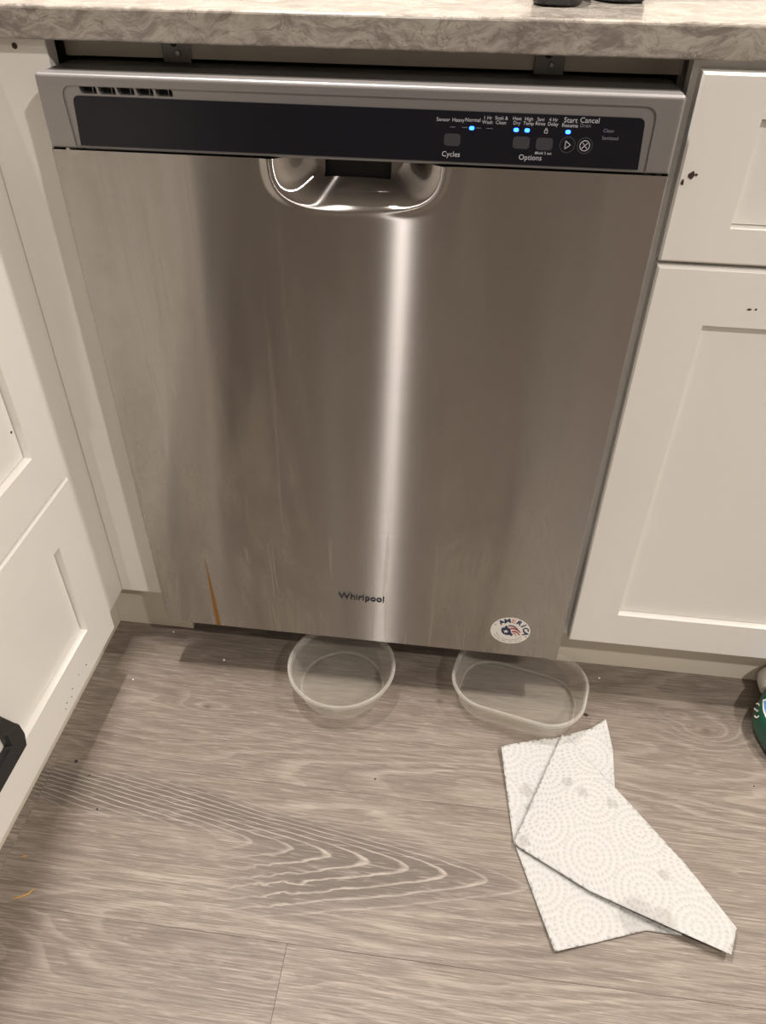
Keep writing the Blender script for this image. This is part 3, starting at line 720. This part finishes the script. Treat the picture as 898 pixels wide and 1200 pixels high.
# ------------------------------------------------------------------ paper towel
pt = thing('paper_towel', (0.36, -0.22, 0.0), 'crumpled white embossed paper towel on the wood floor', 'paper towel')
def interp(poly, t):
    L = [0.0]
    for a, b in zip(poly, poly[1:]): L.append(L[-1] + math.dist(a, b))
    d = t * L[-1]
    for i in range(len(poly) - 1):
        if d <= L[i + 1] or i == len(poly) - 2:
            f = (d - L[i]) / max(1e-9, L[i + 1] - L[i]); return tuple(poly[i][k] + (poly[i + 1][k] - poly[i][k]) * f for k in range(3))
def coons(name, top, bot, left, right, nu, nv, hfun, th=0.0006):
    """top/bot run left->right, left/right run top->bottom; points are (x,y,z)"""
    bm = bmesh.new(); grid = []
    c00, c10, c01, c11 = Vector(top[0]), Vector(top[-1]), Vector(bot[0]), Vector(bot[-1])
    for j in range(nv + 1):
        v = j / nv; r = []
        for i in range(nu + 1):
            u = i / nu
            p = (1 - v) * Vector(interp(top, u)) + v * Vector(interp(bot, u)) + (1 - u) * Vector(interp(left, v)) + u * Vector(interp(right, v)) \
                - ((1 - u) * (1 - v) * c00 + u * (1 - v) * c10 + (1 - u) * v * c01 + u * v * c11)
            p.z = max(p.z, 0.0012) + hfun(u, v); r.append(p)
        grid.append(r)
    A = [[bm.verts.new(p + Vector((0, 0, th))) for p in r] for r in grid]; B = [[bm.verts.new(p) for p in r] for r in grid]
    for j in range(nv):
        for i in range(nu):
            bm.faces.new((A[j][i], A[j][i + 1], A[j + 1][i + 1], A[j + 1][i])); bm.faces.new((B[j][i], B[j + 1][i], B[j + 1][i + 1], B[j][i + 1]))
    for j in range(nv):
        bm.faces.new((A[j][0], A[j + 1][0], B[j + 1][0], B[j][0])); bm.faces.new((A[j][nu], B[j][nu], B[j + 1][nu], A[j + 1][nu]))
    for i in range(nu):
        bm.faces.new((A[0][i], B[0][i], B[0][i + 1], A[0][i + 1])); bm.faces.new((A[nv][i], A[nv][i + 1], B[nv][i + 1], B[nv][i]))
    return bm_link(name, bm, 'towel', pt, smooth=True)
from mathutils import noise as mn
def bend(u, v, s, a): return a * (0.5 + 0.5 * mn.noise(Vector((u * s, v * s, s))))
Z = 0.0012
coons('under_fold',
      [(0.2305, -0.1015, Z + .004), (0.2727, -0.081, Z), (0.3179, -0.069, Z + .001), (0.364, -0.0507, Z), (0.3900, -0.0330, Z + .010)],
      [(0.2975, -0.3779, Z + .002), (0.35, -0.3593, Z), (0.4113, -0.3374, Z), (0.4555, -0.3377, Z)],
      [(0.2305, -0.1015, Z + .004), (0.2400, -0.173, Z + .002), (0.2488, -0.2422, Z), (0.2745, -0.3132, Z), (0.2975, -0.3779, Z + .002)],
      [(0.3900, -0.0330, Z + .010), (0.3970, -0.0824, Z + .003), (0.3938, -0.1465, Z), (0.4265, -0.2487, Z), (0.4555, -0.3377, Z)],
      40, 60, lambda u, v: bend(u, v, 4.0, 0.0035) + 0.004 * max(0, math.sin(u * 9 + 1)) * max(0, 1 - v * 7))
ZT = 0.0085
coons('top_fold',
      [(0.3225, -0.0666, ZT), (0.3260, -0.0700, ZT)],
      [(0.5061, -0.3582, ZT + .006), (0.5204, -0.3249, ZT + .004)],
      [(0.3225, -0.0666, ZT), (0.2826, -0.1635, ZT), (0.2483, -0.248, ZT + .001), (0.2520, -0.2520, ZT), (0.3437, -0.3007, ZT + .001), (0.44, -0.337, ZT + .007), (0.5061, -0.3582, ZT + .006)],
      [(0.3260, -0.0700, ZT), (0.3939, -0.1489, ZT), (0.4698, -0.2473, ZT + .003), (0.5204, -0.3249, ZT + .004)],
      40, 70, lambda u, v: 0.006 * math.sin(math.pi * u) * math.sin(math.pi * min(1, v * 1.1)) + bend(u, v, 3.0, 0.0025))
# ------------------------------------------------------------------ green bottle lying at the right edge
bt = thing('detergent_bottle', (0.68, 0.0, 0.0), 'dark green bottle with white cap at the right edge by the toe kick', 'bottle')
ang = math.radians(2)
ax_ = Vector((math.sin(ang), math.cos(ang), 0)); sd = Vector((math.cos(ang), -math.sin(ang), 0))
base0 = Vector((0.655, -0.0900, 0.0))
def loft(name, secs, mat, parent, n=40, e=3.2):
    """secs: (distance along the axis, half width, half height, centre height)"""
    bm = bmesh.new(); rr = []
    for d, hw, hh, cz in secs:
        r = []
        for i in range(n):
            a = 2 * math.pi * i / n; c, s = math.cos(a), math.sin(a)
            u = math.copysign(abs(c) ** (2 / e), c) * hw; z = math.copysign(abs(s) ** (2 / e), s) * hh + cz
            p = base0 + ax_ * d + sd * u; r.append(bm.verts.new((p.x, p.y, z)))
        rr.append(r)
    for A, B in zip(rr, rr[1:]):
        for i in range(n): bm.faces.new((A[i], A[(i + 1) % n], B[(i + 1) % n], B[i]))
    bm.faces.new(rr[0]); bm.faces.new(rr[-1][::-1])
    return bm_link(name, bm, mat, parent, smooth=True)
SEC = [(.0, .022, .019, .030), (.012, .030, .025, .031), (.035, .041, .0300, .0315), (.060, .048, .0315, .0318), (.072, .0495, .0315, .0318), (.090, .045, .0300, .0318), (.110, .034, .026, .0318), (.122, .027, .022, .0318), (.128, .021, .019, .0318)]
loft('body', SEC, 'green', bt)
loft('cap', [(.1275, .018, .018, .0318), (.131, .0235, .0235, .0318), (.139, .0265, .0265, .0318), (.154, .0270, .0270, .0318), (.164, .0245, .0245, .0318), (.169, .018, .018, .0318)], 'whiteplastic', bt, e=2.0)
def hw_at(d):
    for a, b in zip(SEC, SEC[1:]):
        if a[0] <= d <= b[0]:
            f = (d - a[0]) / (b[0] - a[0]); return [a[k_] + (b[k_] - a[k_]) * f for k_ in (1, 2, 3)]
def patch(name, d0, d1, a0, a1, mat, grow=0.0007, e=3.2):
    bm = bmesh.new(); nu, nv = 8, 8; rows_ = []
    for i in range(nu + 1):
        d = d0 + (d1 - d0) * i / nu; r = []
        for j in range(nv + 1):
            a = math.radians(a0 + (a1 - a0) * j / nv); c, s = math.cos(a), math.sin(a)
            hw, hh, hc = hw_at(d)
            hw += grow; hh += grow
            p = base0 + ax_ * d + sd * math.copysign(abs(c) ** (2 / e), c) * hw
            r.append(bm.verts.new((p.x, p.y, hc + math.copysign(abs(s) ** (2 / e), s) * hh)))
        rows_.append(r)
    for i in range(nu):
        for j in range(nv): bm.faces.new((rows_[i][j], rows_[i + 1][j], rows_[i + 1][j + 1], rows_[i][j + 1]))
    return bm_link(name, bm, mat, bt, smooth=True)
patch('label_border', 0.028, 0.092, 144, 50, 'whiteplastic', 0.0005)
patch('label', 0.032, 0.088, 138, 54, 'bluelabel', 0.0010)
# two white ring letters along the left shoulder
for d in (0.071, 0.085):
    bm = bmesh.new(); n = 18; A = []
    c = base0 + ax_ * d + sd * (-0.0485 if d < .08 else -0.0462); cz = 0.0440
    tup = (Vector((0, 0, 1)) * .9 + sd * .40).normalized()
    for r in (0.0038, 0.0062):
        A.append([bm.verts.new(c + Vector((0, 0, cz)) + (ax_ * math.cos(2 * math.pi * i / n) + tup * math.sin(2 * math.pi * i / n)) * r) for i in range(n)])
    nf = n - 4 if d > .04 else n
    for i in range(nf): bm.faces.new((A[0][i], A[0][(i + 1) % n], A[1][(i + 1) % n], A[1][i]))
    bm_link('lettering', bm, 'whiteplastic', bt)

# ------------------------------------------------------------------ small black appliance on the counter
ap = thing('countertop_appliance', (0.24, 0.22, 0.916), 'black appliance on rounded feet standing on the countertop', 'appliance')
def foot(cx, cy, rx, ry, rot):
    bm = bmesh.new(); n = 28; rr = []
    for k_, h in ((.90, 0.0), (1.0, 0.003), (1.0, 0.022), (.94, 0.026)):
        r = []
        for i in range(n):
            a = 2 * math.pi * i / n; c, s = math.cos(a), math.sin(a)
            u = math.copysign(abs(c) ** .7, c) * rx * k_; v = math.copysign(abs(s) ** .7, s) * ry * k_
            r.append(bm.verts.new((cx + u * math.cos(rot) - v * math.sin(rot), cy + u * math.sin(rot) + v * math.cos(rot), 0.916 + h)))
        rr.append(r)
    for A, B in zip(rr, rr[1:]):
        for i in range(n): bm.faces.new((A[i], A[(i + 1) % n], B[(i + 1) % n], B[i]))
    bm.faces.new(rr[0]); bm.faces.new(rr[-1][::-1]); bm_link('foot', bm, 'appliance', ap, smooth=True)
foot(0.190, 0.150, 0.025, 0.047, -0.1); foot(0.247, 0.190, 0.026, 0.047, 0.3)
bm = bmesh.new(); add_box(bm, 0.155, 0.300, 0.170, 0.330, 0.9425, 1.16, 0.02, 4); bm_link('body', bm, 'appliance', ap, smooth=True)

# ------------------------------------------------------------------ bits on the floor
def noodle(name, pts, r, mat, label, cat):
    bm = bmesh.new(); rr = []; n = 6
    for i, p in enumerate(pts):
        p = Vector(p); d = (Vector(pts[min(i + 1, len(pts) - 1)]) - Vector(pts[max(i - 1, 0)])).normalized(); s = Vector((-d.y, d.x, 0)); q = r * (0.5 if i in (0, len(pts) - 1) else 1)
        rr.append([bm.verts.new(p + s * q * math.cos(2 * math.pi * k_ / n) + Vector((0, 0, 1)) * (q * math.sin(2 * math.pi * k_ / n))) for k_ in range(n)])
    for A, B in zip(rr, rr[1:]):
        for i in range(n): bm.faces.new((A[i], A[(i + 1) % n], B[(i + 1) % n], B[i]))
    bm.faces.new(rr[0]); bm.faces.new(rr[-1][::-1]); return tag(bm_link(name, bm, mat), label, cat)
noodle('straw_piece', [(-0.3860, -0.4015, .0013), (-0.3780, -0.3985, .0013), (-0.3690, -0.3930, .0013), (-0.3640, -0.3850, .0013)], 0.0011, 'straw', 'bent yellow straw scrap on the floor, the longer of the two', 'straw scrap')
noodle('straw_piece', [(-0.4010, -0.3480, .0012), (-0.3970, -0.3465, .0012), (-0.3935, -0.3460, .0012)], 0.0010, 'straw', 'short yellow straw scrap close to the left cabinet', 'straw scrap')
def crumb(x, y, r, mat, label, name='crumb', sc=(1, 1)):
    bm = bmesh.new(); bmesh.ops.create_icosphere(bm, subdivisions=1, radius=r)
    for v in bm.verts: v.co = (x + v.co.x * sc[0] * random.uniform(.7, 1.2), y + v.co.y * sc[1] * random.uniform(.7, 1.2), (v.co.z + r) * 0.6)
    zmin = min(v.co.z for v in bm.verts)
    for v in bm.verts: v.co.z -= zmin
    tag(bm_link(name, bm, mat), label, 'crumb')
crumb(0.3632, -0.0200, 0.0036, 'crumbdark', 'black crumb beside the oblong plastic tub', sc=(1, .7))
crumb(-0.3640, -0.0465, 0.0017, 'crumbwhite', 'white crumb in the shadow near the left cabinet')
crumb(-0.2289, 0.0120, 0.0024, 'crumbwhite', 'white crumb in front of the dishwasher left foot')
crumb(-0.3290, -0.2700, 0.0016, 'crumbdark', 'tiny black crumb above the arched wood grain')
crumb(-0.3900, -0.2020, 0.0030, 'crumbdark', 'dark brown crumb in the shadow by the left cabinet', sc=(1, .8))
crumb(-0.3620, -0.2210, 0.0014, 'crumbdark', 'tiny dark crumb at the shadow edge')
crumb(0.0505, -0.1727, 0.0014, 'crumbdark', 'tiny dark crumb in the middle of the floor')
crumb(0.3900, 0.0560, 0.0020, 'crumbwhite', 'white crumb in front of the right toe kick')
crumb(-0.3330, 0.0610, 0.0018, 'crumbwhite', 'white crumb in the corner by the left toe board')
crumb(0.5950, -0.1130, 0.0013, 'crumbdark', 'tiny dark crumb right of the paper towel')
